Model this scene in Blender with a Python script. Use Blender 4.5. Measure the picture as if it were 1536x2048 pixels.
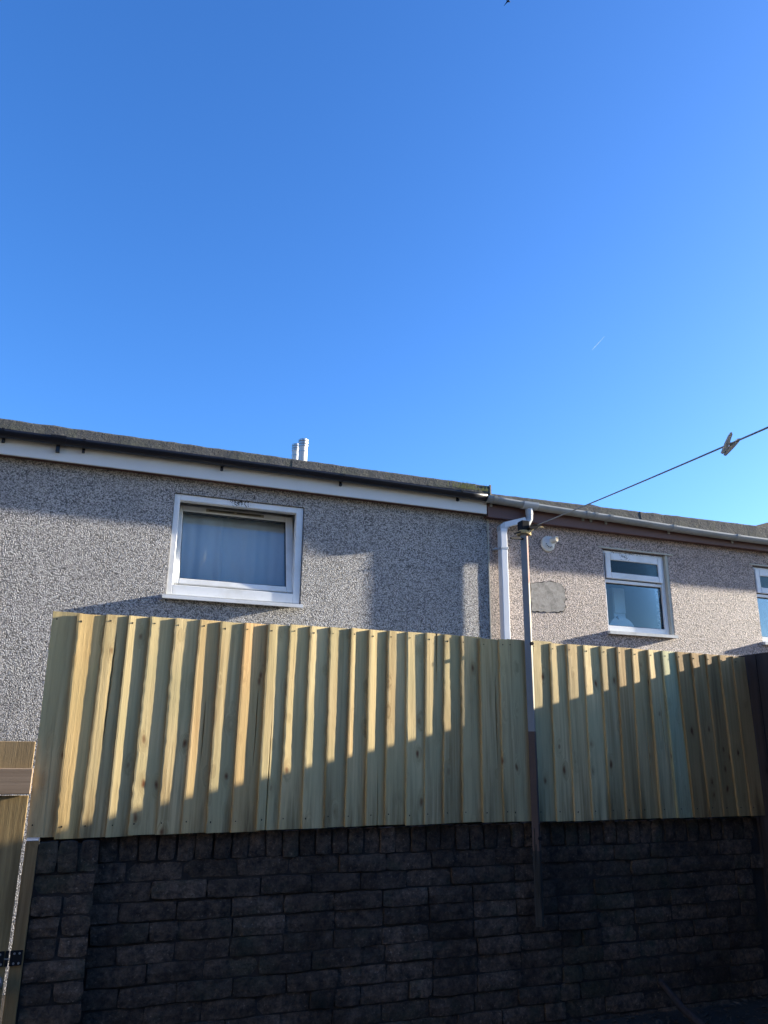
import bpy, bmesh, math, random
from mathutils import Vector, Matrix, noise
C = bpy.context
S = C.scene
for o in list(bpy.data.objects): bpy.data.objects.remove(o)
COL = S.collection
rnd = random.Random(7)

# ---------------------------------------------------------------- camera
cam_d = bpy.data.cameras.new('camera'); cam = bpy.data.objects.new('camera', cam_d); COL.objects.link(cam)
R_ = Vector((0.93565062, -0.35271683, 0.01219623)); U_ = Vector((-0.11137843, -0.26230897, 0.95853474)); F_ = Vector((0.33489216, 0.89821202, 0.2847146))
cam.matrix_world = Matrix(((R_.x, U_.x, -F_.x, 0), (R_.y, U_.y, -F_.y, 0), (R_.z, U_.z, -F_.z, 1.4), (0, 0, 0, 1)))
cam_d.sensor_fit = 'VERTICAL'; cam_d.sensor_height = 36; cam_d.lens = 36 * 1551.27 / 2048
cam_d.clip_start = 0.02; cam_d.clip_end = 20000
S.camera = cam

# ---------------------------------------------------------------- light
GRAZE = math.atan(0.083)              # the sun skims along the fence and the house front from the right
ELEV = math.atan(0.236 * math.cos(GRAZE))
to_sun = Vector((math.cos(ELEV) * math.cos(GRAZE), -math.cos(ELEV) * math.sin(GRAZE), math.sin(ELEV)))
w = bpy.data.worlds.new('World'); S.world = w; w.use_nodes = True
nt = w.node_tree; nt.nodes.clear()
sky = nt.nodes.new('ShaderNodeTexSky'); sky.sky_type = 'NISHITA'; sky.sun_disc = False
sky.sun_elevation = ELEV; sky.sun_rotation = math.atan2(to_sun.x, to_sun.y)
sky.air_density = 1.0; sky.dust_density = 1.0; sky.ozone_density = 5.0; sky.altitude = 100
hs = nt.nodes.new('ShaderNodeHueSaturation'); hs.inputs['Hue'].default_value = 0.509; hs.inputs['Saturation'].default_value = 1.12
bg = nt.nodes.new('ShaderNodeBackground'); bg.inputs['Strength'].default_value = 0.12
wo = nt.nodes.new('ShaderNodeOutputWorld')
nt.links.new(sky.outputs[0], hs.inputs['Color']); nt.links.new(hs.outputs[0], bg.inputs[0]); nt.links.new(bg.outputs[0], wo.inputs[0])
sd = bpy.data.lights.new('sun', 'SUN'); sun = bpy.data.objects.new('sun', sd); COL.objects.link(sun)
sd.energy = 5.0; sd.angle = math.radians(0.7); sd.color = (1.0, 0.91, 0.75)
sun.rotation_euler = (-to_sun).to_track_quat('-Z', 'Y').to_euler()
S.view_settings.view_transform = 'Standard'; S.view_settings.look = 'None'
S.view_settings.exposure = 1.74; S.view_settings.gamma = 1.0; S.view_settings.use_curve_mapping = False
S.render.engine = 'CYCLES'; S.render.resolution_x = 768; S.render.resolution_y = 1024

# ---------------------------------------------------------------- materials
class NT:
    def __init__(s, name):
        s.m = bpy.data.materials.new(name); s.m.use_nodes = True; s.t = s.m.node_tree; s.t.nodes.clear()
        s.out = s.n('ShaderNodeOutputMaterial')
    def n(s, typ, ins=None, **kw):
        nd = s.t.nodes.new(typ)
        for k, v in kw.items(): setattr(nd, k, v)
        for k, v in (ins or {}).items(): s.set(nd.inputs[k], v)
        return nd
    def set(s, sock, v):
        if isinstance(v, bpy.types.NodeSocket): s.t.links.new(v, sock)
        elif isinstance(v, bpy.types.Node): s.t.links.new(v.outputs[0], sock)
        elif isinstance(v, (tuple, list)) and sock.type == 'RGBA' and len(v) == 3: sock.default_value = (*v, 1)
        else: sock.default_value = v
    def math(s, op, a, b=0.5, c=None, clamp=False):
        nd = s.n('ShaderNodeMath', operation=op, use_clamp=clamp); s.set(nd.inputs[0], a); s.set(nd.inputs[1], b)
        if c is not None: s.set(nd.inputs[2], c)
        return nd.outputs[0]
    def ramp(s, f, stops, interp='LINEAR'):
        nd = s.n('ShaderNodeValToRGB'); s.set(nd.inputs[0], f); e = nd.color_ramp.elements; nd.color_ramp.interpolation = interp
        while len(e) < len(stops): e.new(0.5)
        for el, (p, c) in zip(e, stops):
            el.position = p; el.color = (*c, 1) if isinstance(c, (tuple, list)) else (c, c, c, 1)
        return nd.outputs[0]
    def mix(s, f, a, b, mode='MIX'):
        nd = s.n('ShaderNodeMix', data_type='RGBA', blend_type=mode)
        s.set(nd.inputs[0], f); s.set(nd.inputs[6], a); s.set(nd.inputs[7], b); return nd.outputs[2]
    def coord(s, scale=(1, 1, 1), rand=True, which='Object'):
        tc = s.n('ShaderNodeTexCoord').outputs[which]
        if rand:
            r = s.n('ShaderNodeObjectInfo').outputs['Random']
            off = s.n('ShaderNodeCombineXYZ', {0: s.math('MULTIPLY', r, 37.0), 1: s.math('MULTIPLY', r, 91.0), 2: s.math('MULTIPLY', r, 53.0)})
            tc = s.n('ShaderNodeVectorMath', {0: tc, 1: off.outputs[0]}, operation='ADD').outputs[0]
        if tuple(scale) != (1, 1, 1):
            tc = s.n('ShaderNodeVectorMath', {0: tc, 1: scale}, operation='MULTIPLY').outputs[0]
        return tc
    def noise(s, vec, scale, detail=4.0, rough=0.55, dist=0.0):
        return s.n('ShaderNodeTexNoise', {'Vector': vec, 'Scale': scale, 'Detail': detail, 'Roughness': rough, 'Distortion': dist}).outputs[0]
    def bsdf(s, col, rough=0.7, bump=None, bstr=0.5, bdist=0.002, metal=0.0, spec=0.4):
        b = s.n('ShaderNodeBsdfPrincipled', {'Base Color': col, 'Roughness': rough, 'Metallic': metal, 'Specular IOR Level': spec})
        if bump is not None:
            bp = s.n('ShaderNodeBump', {'Strength': bstr, 'Distance': bdist, 'Height': bump}); s.t.links.new(bp.outputs[0], b.inputs['Normal'])
        s.t.links.new(b.outputs[0], s.out.inputs[0]); return s.m

def simple(name, col, rough=0.6, var=0.25, scale=14, bstr=0.25, metal=0.0, dirt=None, dirt_amt=0.4, spec=0.4, bdist=0.002):
    t = NT(name); c = t.coord()
    f = t.noise(c, scale, 6, 0.6)
    base = t.mix(f, tuple(x * (1 - var) for x in col), tuple(min(1, x * (1 + var)) for x in col))
    if dirt:
        g = t.noise(c, scale * 0.35, 8, 0.7)
        base = t.mix(t.ramp(g, [(0.48, 0), (0.75, dirt_amt)]), base, dirt)
    return t.bsdf(base, rough, t.noise(c, scale * 9, 5, 0.6), bstr, bdist, metal, spec)

def wood(name, light, dark, knot, green=None, rough=0.75, grain=1.0, horiz=False, weather=0.0, bstr=0.5, foot=False):
    t = NT(name)
    ax = (1.0, 1.0, 1.0)
    c = t.coord()
    s1 = (1.6, 70, 70) if horiz else (70, 70, 1.6)
    s2 = (7, 14, 14) if horiz else (14, 14, 7)
    # knots: few cells, pinched across the grain; the grain bends round them
    kv = t.n('ShaderNodeVectorMath', {0: c, 1: s2}, operation='MULTIPLY').outputs[0]
    kw = t.n('ShaderNodeTexNoise', {'Vector': c, 'Scale': 11.0, 'Detail': 2.0})
    kv = t.n('ShaderNodeVectorMath', {0: kv, 1: t.n('ShaderNodeVectorMath', {0: kw.outputs[1], 1: (0.35, 0.35, 0.35)}, operation='MULTIPLY').outputs[0]}, operation='ADD').outputs[0]
    kn = t.n('ShaderNodeTexVoronoi', {'Vector': kv, 'Scale': 1.0, 'Randomness': 1.0})
    kd = kn.outputs['Distance']
    sel = t.n('ShaderNodeSeparateColor', {0: kn.outputs['Color']}).outputs[0]
    on = t.ramp(sel, [(0.50, 0), (0.56, 1)])
    kmask = t.math('MULTIPLY', t.ramp(kd, [(0.05, 1), (0.17, 0)]), on)
    halo = t.math('MULTIPLY', t.ramp(kd, [(0.12, 1), (0.42, 0)]), on)
    gv = t.n('ShaderNodeVectorMath', {0: c, 1: s1}, operation='MULTIPLY').outputs[0]
    gv = t.n('ShaderNodeVectorMath', {0: gv, 1: t.n('ShaderNodeCombineXYZ', {0: t.math('MULTIPLY', halo, 2.5), 1: t.math('MULTIPLY', halo, 2.5), 2: 0.0}).outputs[0]}, operation='ADD').outputs[0]
    g1 = t.noise(gv, 1.0, 5, 0.62, 0.3)
    g2 = t.noise(gv, 0.22, 3, 0.5, 0.8)
    f = t.math('ADD', t.math('MULTIPLY', g1, 0.6), t.math('MULTIPLY', g2, 0.45))
    base = t.mix(t.ramp(f, [(0.34, 1), (0.60, 0)]), light, dark)
    if green:
        base = t.mix(t.ramp(t.noise(c, 2.3, 3, 0.5), [(0.35, 0), (0.65, 0.8)]), base, green)
    base = t.mix(t.math('MULTIPLY', halo, 0.35), base, dark)
    base = t.mix(t.math('MULTIPLY', kmask, 0.95), base, knot)
    st = t.noise(t.n('ShaderNodeVectorMath', {0: c, 1: (1, 14, 14) if horiz else (14, 14, 1)}, operation='MULTIPLY').outputs[0], 1.7, 5, 0.65)
    base = t.mix(t.ramp(st, [(0.52, 0), (0.78, 0.55 + weather)]), base, tuple(x * 0.45 for x in dark))
    if foot:
        gz_ = t.n('ShaderNodeSeparateXYZ', {0: t.n('ShaderNodeTexCoord').outputs['Generated']}).outputs[2]
        fm = t.math('MULTIPLY', t.ramp(gz_, [(0.0, 1), (0.30, 0)]), t.ramp(st, [(0.40, 0), (0.68, 0.8)]))
        base = t.mix(fm, base, tuple(x * 0.4 for x in dark))
    base = t.mix(1.0, base, t.n('ShaderNodeObjectInfo').outputs['Color'], 'MULTIPLY')
    fine = t.noise(t.n('ShaderNodeVectorMath', {0: c, 1: (40, 420, 420) if horiz else (420, 420, 40)}, operation='MULTIPLY').outputs[0], 1.0, 3, 0.6)
    h = t.math('ADD', t.math('MULTIPLY', g1, 1.0 * grain), t.math('MULTIPLY', fine, 0.6))
    return t.bsdf(base, rough, h, bstr, 0.0022, spec=0.25)

def pebble(name, tint, dark):
    t = NT(name); c = t.coord(rand=False)
    v = t.n('ShaderNodeTexVoronoi', {'Vector': c, 'Scale': 104.0, 'Randomness': 1.0})
    v2 = t.n('ShaderNodeTexVoronoi', {'Vector': c, 'Scale': 175.0, 'Randomness': 1.0})
    s1 = t.n('ShaderNodeSeparateColor', {0: v.outputs['Color']}).outputs[0]
    s2 = t.n('ShaderNodeSeparateColor', {0: v2.outputs['Color']}).outputs[1]
    mixf = t.math('ADD', t.math('MULTIPLY', s1, 0.68), t.math('MULTIPLY', s2, 0.32))
    col = t.ramp(mixf, [(0.13, dark), (0.30, tuple(x * 0.42 for x in tint)), (0.46, tuple(x * 0.85 for x in tint)), (0.8, tuple(min(0.85, x * 1.3) for x in tint))])
    gap = t.ramp(v.outputs['Distance'], [(0.45, 0), (0.75, 0.45)])
    col = t.mix(gap, col, dark)
    big = t.noise(c, 1.3, 5, 0.6)
    col = t.mix(t.ramp(big, [(0.42, 0), (0.72, 0.3)]), col, tuple(x * 0.5 for x in tint))
    stv = t.n('ShaderNodeVectorMath', {0: c, 1: (5, 5, 0.5)}, operation='MULTIPLY').outputs[0]
    col = t.mix(t.ramp(t.noise(stv, 1.0, 5, 0.6), [(0.55, 0), (0.8, 0.35)]), col, (0.11, 0.11, 0.105))
    h = t.math('ADD', t.math('MULTIPLY', t.math('SUBTRACT', 1.0, v.outputs['Distance']), 1.0), t.math('MULTIPLY', s1, 0.9))
    h = t.math('ADD', h, t.math('MULTIPLY', t.math('SUBTRACT', 1.0, v2.outputs['Distance']), 0.4))
    return t.bsdf(col, 0.7, h, 1.0, 0.0075, spec=0.5)

def brick_mat():
    t = NT('sooty_brick'); c = t.coord()
    n1 = t.noise(c, 26, 6, 0.7); n2 = t.noise(c, 75, 5, 0.7); n3 = t.noise(c, 7.0, 5, 0.6)
    r = t.n('ShaderNodeObjectInfo').outputs['Random']
    base = t.mix(t.ramp(n1, [(0.32, 0), (0.68, 1)]), (0.019, 0.014, 0.011), (0.115, 0.080, 0.055))
    base = t.mix(t.ramp(n2, [(0.5, 0), (0.72, 0.7)]), base, (0.010, 0.009, 0.009))
    base = t.mix(t.ramp(n2, [(0.30, 0.6), (0.40, 0)]), base, (0.26, 0.20, 0.15))
    base = t.mix(t.ramp(n3, [(0.55, 0), (0.72, 0.55)]), base, (0.022, 0.036, 0.022))
    base = t.mix(1.0, base, t.ramp(r, [(0, 0.6), (1, 1.1)]), 'MULTIPLY')
    wp = t.n('ShaderNodeNewGeometry').outputs['Position']
    base = t.mix(1.0, base, t.ramp(t.noise(wp, 3.2, 6, 0.65), [(0.3, 0.65), (0.7, 2.1)]), 'MULTIPLY')
    base = t.mix(t.ramp(t.noise(wp, 2.1, 5, 0.6), [(0.56, 0), (0.74, 0.6)]), base, (0.026, 0.040, 0.020))
    vv = t.n('ShaderNodeTexVoronoi', {'Vector': c, 'Scale': 95.0})
    h = t.math('ADD', t.math('MULTIPLY', n2, 1.0), t.math('ADD', t.math('MULTIPLY', n1, 1.6), t.math('MULTIPLY', vv.outputs['Distance'], 0.4)))
    return t.bsdf(base, 0.85, h, 1.0, 0.006, spec=0.3)

def glass_mat(name, tint=(1, 1, 1), boost=0.10, rough=0.0):
    t = NT(name)
    tr = t.n('ShaderNodeBsdfTransparent', {'Color': tint}); gl = t.n('ShaderNodeBsdfGlossy', {'Color': (1, 1, 1), 'Roughness': rough})
    fr = t.n('ShaderNodeFresnel', {'IOR': 1.52})
    f = t.math('ADD', t.math('MULTIPLY', fr.outputs[0], 0.42), boost, clamp=True)
    mx = t.n('ShaderNodeMixShader', {0: f, 1: tr.outputs[0], 2: gl.outputs[0]}); t.t.links.new(mx.outputs[0], t.out.inputs[0]); return t.m

def roof_mat():
    t = NT('lichened_roof_tile'); c = t.coord(rand=False)
    n1 = t.noise(c, 7, 6, 0.65); n2 = t.noise(c, 45, 5, 0.7); n3 = t.noise(c, 1.4, 4, 0.6)
    base = t.mix(n1, (0.045, 0.045, 0.045), (0.12, 0.12, 0.117))
    base = t.mix(t.ramp(n2, [(0.6, 0), (0.74, 0.6)]), base, (0.2, 0.195, 0.165))
    base = t.mix(t.ramp(n3, [(0.5, 0), (0.7, 0.6)]), base, (0.07, 0.085, 0.04))
    return t.bsdf(base, 0.9, t.math('ADD', n2, n1), 1.0, 0.012, spec=0.2)

M = {}
M['pebble_grey'] = pebble('grey_pebbledash', (0.50, 0.475, 0.45), (0.045, 0.044, 0.045))
M['pebble_pink'] = pebble('pinkish_pebbledash', (0.57, 0.46, 0.405), (0.062, 0.048, 0.045))
M['fence'] = wood('treated_softwood', (0.72, 0.535, 0.265), (0.36, 0.235, 0.095), (0.17, 0.055, 0.018), green=(0.53, 0.425, 0.205), foot=True)
M['gate_wood'] = wood('weathered_gate_wood', (0.50, 0.37, 0.20), (0.24, 0.16, 0.085), (0.09, 0.05, 0.03), green=(0.36, 0.28, 0.14), weather=0.3)
M['rail_wood'] = wood('planed_gate_rail', (0.40, 0.30, 0.20), (0.27, 0.19, 0.12), (0.08, 0.05, 0.035), horiz=True, bstr=0.25)
M['old_wood'] = wood('rotten_grey_wood', (0.055, 0.052, 0.044), (0.016, 0.015, 0.013), (0.02, 0.018, 0.016), weather=0.5, bstr=1.0)
M['dark_fence'] = wood('dark_stained_wood', (0.05, 0.038, 0.034), (0.024, 0.018, 0.017), (0.014, 0.01, 0.01), weather=0.2)
M['brick'] = brick_mat()
M['mortar'] = simple('sooty_mortar', (0.030, 0.023, 0.018), 0.95, 0.5, 18, 1.0, dirt=(0.07, 0.066, 0.06), bdist=0.006)
M['upvc'] = simple('white_plastic_frame', (0.78, 0.78, 0.76), 0.35, 0.05, 9, 0.08, dirt=(0.42, 0.38, 0.28), dirt_amt=0.45)
M['fascia_white'] = simple('weathered_white_board', (0.66, 0.66, 0.64), 0.5, 0.06, 3, 0.1, dirt=(0.42, 0.4, 0.34), dirt_amt=0.4)
M['fascia_brown'] = simple('faded_brown_board', (0.12, 0.062, 0.055), 0.6, 0.25, 3, 0.2)
M['sill'] = simple('dirty_white_sill', (0.66, 0.64, 0.58), 0.55, 0.12, 9, 0.2, dirt=(0.24, 0.22, 0.16), dirt_amt=0.7)
M['gutter_black'] = simple('black_gutter_plastic', (0.011, 0.012, 0.018), 0.35, 0.3, 6, 0.1)
M['gutter_grey'] = simple('grey_gutter_plastic', (0.30, 0.31, 0.30), 0.5, 0.15, 5, 0.2, dirt=(0.14, 0.15, 0.12), dirt_amt=0.7)
M['pipe_white'] = simple('white_pipe_plastic', (0.70, 0.71, 0.72), 0.4, 0.06, 4, 0.08)
M['pipe_grey'] = simple('pale_grey_pipe_plastic', (0.42, 0.45, 0.47), 0.45, 0.1, 4, 0.1)
M['post_paint'] = simple('worn_grey_blue_paint', (0.17, 0.20, 0.225), 0.5, 0.2, 9, 0.3, dirt=(0.15, 0.11, 0.08), dirt_amt=0.3)
M['rust'] = simple('rust_red_primer', (0.17, 0.058, 0.026), 0.65, 0.25, 10, 0.4)
M['primer'] = simple('brown_primer', (0.085, 0.055, 0.045), 0.65, 0.25, 10, 0.4, dirt=(0.05, 0.035, 0.03))
M['cream'] = simple('cream_vent_sunlit_pole', (0.23, 0.20, 0.14), 0.5, 0.1, 9, 0.25, dirt=(0.35, 0.26, 0.15), dirt_amt=0.4)  # vent colour; on the pole it paints the sunlit face
M['black_metal'] = simple('black_metal', (0.012, 0.012, 0.013), 0.7, 0.3, 20, 0.3, spec=0.15)
M['bounce_wall'] = simple('cream_bounce_wall', (0.27, 0.255, 0.215), 0.9, 0.12, 3, 0.3)
M['steel'] = simple('dull_steel', (0.45, 0.45, 0.44), 0.4, 0.2, 20, 0.2, metal=0.8)
M['roof'] = roof_mat()
M['dark_roof'] = simple('dark_slate_roof', (0.012, 0.013, 0.016), 0.7, 0.3, 4, 0.4)
M['cement'] = simple('bare_cement', (0.36, 0.33, 0.29), 0.9, 0.4, 34, 1.0, dirt=(0.10, 0.095, 0.08), dirt_amt=0.9, bdist=0.006)
M['plaster'] = simple('pale_reveal_paint', (0.5, 0.47, 0.38), 0.8, 0.15, 12, 0.5)
M['soil'] = simple('damp_soil', (0.045, 0.036, 0.028), 0.95, 0.5, 6, 1.0, dirt=(0.09, 0.075, 0.055), bdist=0.02)
M['leaf'] = simple('dead_leaf', (0.085, 0.062, 0.042), 0.8, 0.6, 10, 0.3)
M['grass'] = simple('grass_blade', (0.20, 0.21, 0.06), 0.6, 0.4, 30, 0.1)
M['curtain'] = simple('white_net_curtain', (0.86, 0.86, 0.85), 0.9, 0.06, 5, 0.1)
M['room'] = simple('dim_room_paint', (0.30, 0.32, 0.33), 0.9, 0.1, 3, 0.05)
M['rope'] = simple('line_plastic', (0.26, 0.25, 0.21), 0.5, 0.25, 40, 0.3)
M['twine'] = simple('yellow_twine', (0.50, 0.38, 0.18), 0.8, 0.3, 60, 0.5)
M['peg'] = simple('weathered_peg_wood', (0.55, 0.46, 0.34), 0.8, 0.3, 60, 0.5)
M['flue'] = simple('cream_flue_metal', (0.6, 0.58, 0.54), 0.45, 0.1, 8, 0.1)
M['white_plastic'] = simple('aged_white_plastic', (0.62, 0.62, 0.59), 0.45, 0.1, 20, 0.1, dirt=(0.36, 0.31, 0.2), dirt_amt=0.4)
M['amber'] = simple('sunlit_amber_plastic', (0.52, 0.36, 0.17), 0.4, 0.2, 20, 0.1)
M['pane'] = glass_mat('window_glass', (0.86, 0.93, 0.95), 0.0)
M['pane_left'] = glass_mat('sky_boosted_window_glass', (0.92, 0.93, 0.91), 0.07)  # boost stands in for sky reflected in the left pane
M['obscure'] = glass_mat('fanlight_glass', (0.35, 0.40, 0.40), 0.0, 0.08)
M['seal'] = simple('black_gasket', (0.015, 0.015, 0.016), 0.6, 0.2, 10, 0.1)

# ---------------------------------------------------------------- helpers
def wloc(o):
    v = Vector((0, 0, 0))
    while o: v += o.location; o = o.parent
    return v

class MB:
    """Collects shapes (world coordinates) and links them as ONE mesh object."""
    def __init__(s): s.b = bmesh.new()
    def poly(s, co, faces):
        vs = [s.b.verts.new(c) for c in co]
        for f in faces:
            try: s.b.faces.new([vs[i] for i in f])
            except ValueError: pass
        return vs
    def box(s, x0, x1, y0, y1, z0, z1, bev=0.0):
        co = [(x, y, z) for x in (x0, x1) for y in (y0, y1) for z in (z0, z1)]
        fs = [(0, 1, 3, 2), (4, 6, 7, 5), (0, 4, 5, 1), (2, 3, 7, 6), (0, 2, 6, 4), (1, 5, 7, 3)]
        if bev:
            t = bmesh.new(); vs = [t.verts.new(c) for c in co]
            for f in fs: t.faces.new([vs[i] for i in f])
            bmesh.ops.bevel(t, geom=list(t.edges), offset=bev, segments=1, affect='EDGES')
            t.verts.index_update()
            s.poly([v.co[:] for v in t.verts], [[v.index for v in f.verts] for f in t.faces]); t.free()
        else: s.poly(co, fs)
        return s
    def tube(s, pts, r, n=12, caps=True, rot=0.0):
        pts = [Vector(p) for p in pts]; rs = r if isinstance(r, (list, tuple)) else [r] * len(pts)
        rings = []; prev = None
        for i, p in enumerate(pts):
            d = (pts[min(i + 1, len(pts) - 1)] - pts[max(i - 1, 0)]).normalized()
            a = prev if prev is not None else (Vector((1, 0, 0)) if abs(d.x) < 0.9 else Vector((0, 0, 1)))
            a = (a - d * a.dot(d)).normalized(); prev = a; bb = d.cross(a)
            rings.append([p + (a * math.cos(rot + 2 * math.pi * k / n) + bb * math.sin(rot + 2 * math.pi * k / n)) * rs[i] for k in range(n)])
        co = [c for rg in rings for c in rg]; fs = []
        for i in range(len(pts) - 1):
            for k in range(n):
                fs.append((i * n + k, i * n + (k + 1) % n, (i + 1) * n + (k + 1) % n, (i + 1) * n + k))
        if caps: fs += [tuple(range(n))[::-1], tuple(range((len(pts) - 1) * n, len(pts) * n))]
        s.poly(co, fs); return s
    def extrude_x(s, prof, x0, x1):            # closed (y, z) profile along X
        n = len(prof); co = [(x0, y, z) for y, z in prof] + [(x1, y, z) for y, z in prof]
        fs = [(i, (i + 1) % n, n + (i + 1) % n, n + i) for i in range(n)] + [tuple(range(n))[::-1], tuple(range(n, 2 * n))]
        s.poly(co, fs); return s
    def extrude_y(s, outline, y0, y1):         # closed (x, z) outline along Y
        n = len(outline); co = [(x, y0, z) for x, z in outline] + [(x, y1, z) for x, z in outline]
        fs = [(i, (i + 1) % n, n + (i + 1) % n, n + i) for i in range(n)] + [tuple(range(n))[::-1], tuple(range(n, 2 * n))]
        s.poly(co, fs); return s
    def ring(s, x0, x1, z0, z1, wl, wr, wb, wt, y0, y1, bev=0.003):   # rectangular frame in the XZ plane
        s.box(x0, x0 + wl, y0, y1, z0, z1, bev); s.box(x1 - wr, x1, y0, y1, z0, z1, bev)
        s.box(x0 + wl, x1 - wr, y0, y1, z0, z0 + wb, bev); s.box(x0 + wl, x1 - wr, y0, y1, z1 - wt, z1, bev); return s
    def tilt_x(s, y, z, ang):                  # rotate everything about the X axis through (y, z)
        bmesh.ops.rotate(s.b, cent=(0, y, z), matrix=Matrix.Rotation(ang, 3, 'X'), verts=s.b.verts); return s
    def build(s, name, m, parent=None, origin=None, smooth=False):
        bmesh.ops.recalc_face_normals(s.b, faces=s.b.faces)
        vs = [v.co for v in s.b.verts]
        if origin is None:
            lo = Vector([min(v[i] for v in vs) for i in range(3)]); hi = Vector([max(v[i] for v in vs) for i in range(3)])
            origin = Vector(((lo.x + hi.x) / 2, (lo.y + hi.y) / 2, lo.z))
        origin = Vector(origin)
        bmesh.ops.translate(s.b, verts=s.b.verts, vec=-origin)
        me = bpy.data.meshes.new(name); s.b.to_mesh(me); s.b.free()
        if smooth:
            for p in me.polygons: p.use_smooth = True
        me.materials.append(m)
        o = bpy.data.objects.new(name, me); COL.objects.link(o)
        if parent: o.parent = parent
        o.location = origin - (wloc(parent) if parent else Vector((0, 0, 0)))
        return o

def tag(o, label=None, cat=None, group=None, kind=None):
    for k, v in (('label', label), ('category', cat), ('group', group), ('kind', kind)):
        if v: o[k] = v
    return o
def thing(name, label, cat, loc, group=None):
    o = bpy.data.objects.new(name, None); COL.objects.link(o); o.location = loc; o.empty_display_size = 0.1
    return tag(o, label, cat, group)

# ---------------------------------------------------------------- ground
GZ = 0.12; AZ = -0.35
g = MB()
ys = [(-300, GZ), (3.78, GZ), (3.80, AZ), (500, AZ)]
for (ya, za), (yb, zb) in zip(ys[:-1], ys[1:]):
    g.poly([(-400, ya, za), (400, ya, za), (400, yb, zb), (-400, yb, zb)], [(0, 1, 2, 3)])
tag(g.build('ground', M['soil'], origin=(0, 0, 0)), kind='structure')

# ---------------------------------------------------------------- houses
WY = 6.8                                        # front face of the left house
def front_wall(mb, x0, x1, y0, y1, z0, z1, holes):
    holes = sorted(holes); x = x0
    for (a, b, c, d) in holes:
        mb.box(x, a, y0, y1, z0, z1); mb.box(a, b, y0, y1, z0, c); mb.box(a, b, y0, y1, d, z1); x = b
    mb.box(x, x1, y0, y1, z0, z1)
def gutter_mesh(pts, r, thick=0.004, n=10):
    """Half-round channel through pts (the middle of its open top)."""
    mb = MB(); rows = []
    for p in pts:
        outer = [(p[0], p[1] - r * math.cos(math.pi * k / n), p[2] - r * math.sin(math.pi * k / n)) for k in range(n + 1)]
        inner = [(p[0], p[1] - (r - thick) * math.cos(math.pi * k / n), p[2] - (r - thick) * math.sin(math.pi * k / n)) for k in range(n, -1, -1)]
        rows.append(outer + inner)
    m = len(rows[0]); fs = []
    for i in range(len(rows) - 1):
        for k in range(m): fs.append((i * m + k, i * m + (k + 1) % m, (i + 1) * m + (k + 1) % m, (i + 1) * m + k))
    for i in (0, len(rows) - 1):
        for k in range(n): fs.append((i * m + k, i * m + k + 1, i * m + m - 2 - k, i * m + m - 1 - k))
    mb.poly([c for r_ in rows for c in r_], fs); return mb

# ---- left house
hl = thing('house', 'grey pebbledash house with white fascia, black gutter and a tilted open window', 'house', (0, WY, AZ))
mb = MB()
front_wall(mb, -6.0, 3.672, WY, WY + 0.26, AZ - 0.1, 3.80, [(0.549, 1.740, 2.588, 3.508)])
mb.box(-6.0, -5.75, WY + 0.26, 12.2, AZ - 0.1, 3.80); mb.box(-5.75, 3.44, 11.95, 12.2, AZ - 0.1, 3.80); mb.box(3.44, 3.672, WY + 0.26, 12.2, AZ - 0.1, 3.80)
mb.build('wall', M['pebble_grey'], hl, origin=(0, WY, 0))
RY, EY, EZ, RZ = 9.5, 6.60, 3.903, 4.27
sl = (RZ - EZ) / (RY - EY)
def flat_roof(par, x0, x1, top, bot, ridge):
    m = MB(); m.poly([(x0, EY + 0.02, top(x0) - 0.004), (x1, EY + 0.02, top(x1) - 0.004), (x1, RY, ridge), (x0, RY, ridge), (x1, 12.3, ridge - 0.3), (x0, 12.3, ridge - 0.3), (x0, EY + 0.02, bot), (x1, EY + 0.02, bot), (x1, 12.3, bot), (x0, 12.3, bot)],
        [(0, 1, 2, 3), (3, 2, 4, 5), (1, 7, 8, 4, 2), (0, 3, 5, 9, 6), (5, 4, 8, 9), (6, 9, 8, 7)]); m.build('roof', M['roof'], par)
def roof_edge(par, x0, x1, top, bot, seed):
    """Lengths of mineral felt lapped over the roof edge, each with a ragged lower and upper line."""
    rr = random.Random(seed); x = x0
    while x < x1 - 0.02:
        xe = min(x1, x + rr.uniform(.85, 1.05)); n = max(2, int((xe - x) / 0.035)); dy = rr.uniform(-.003, .003); dz = rr.uniform(-.002, .003); co = []
        for k in range(n + 1):
            xx = x + (xe - x) * k / n; t_ = top(xx) + dz + 0.007 * noise.noise(Vector((xx * 7, seed, 0))) + rr.uniform(-.0015, .0015); b_ = bot(xx) + 0.004 * noise.noise(Vector((xx * 14, seed, 3))) + rr.uniform(-.002, .002)
            yy = EY + dy + 0.003 * noise.noise(Vector((xx * 6, seed, 8)))
            co += [(xx, yy + 0.012, b_), (xx, yy - 0.002, b_ + 0.004), (xx, yy + 0.002, (t_ + b_) / 2), (xx, yy + 0.004, t_ - 0.014), (xx, yy + 0.014, t_), (xx, yy + 0.16, t_ + 0.012)]
        m = MB(); m.poly(co, [(k * 6 + q, k * 6 + q + 1, k * 6 + 7 + q, k * 6 + 6 + q) for k in range(n) for q in range(5)] + [tuple(range(6)), tuple(range(n * 6, n * 6 + 6))])
        m.build('felt_edge', M['roof'], par); x = xe - 0.0
    return
topL = lambda x: EZ - 0.0005 * x
flat_roof(hl, -6.1, 3.598, topL, 3.809, RZ)
roof_edge(hl, -6.1, 3.596, topL, lambda x: 3.812, 3)
MB().extrude_y([(3.597, 3.765), (3.612, 3.765), (3.611, EZ + 0.006), (3.597, EZ + 0.006)], EY - 0.008, EY + 0.20).build('verge_mortar', M['cement'], hl)
MB().box(-6.1, 3.612, 6.700, 6.722, 3.632, 3.806, 0.003).build('fascia', M['fascia_white'], hl)
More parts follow.
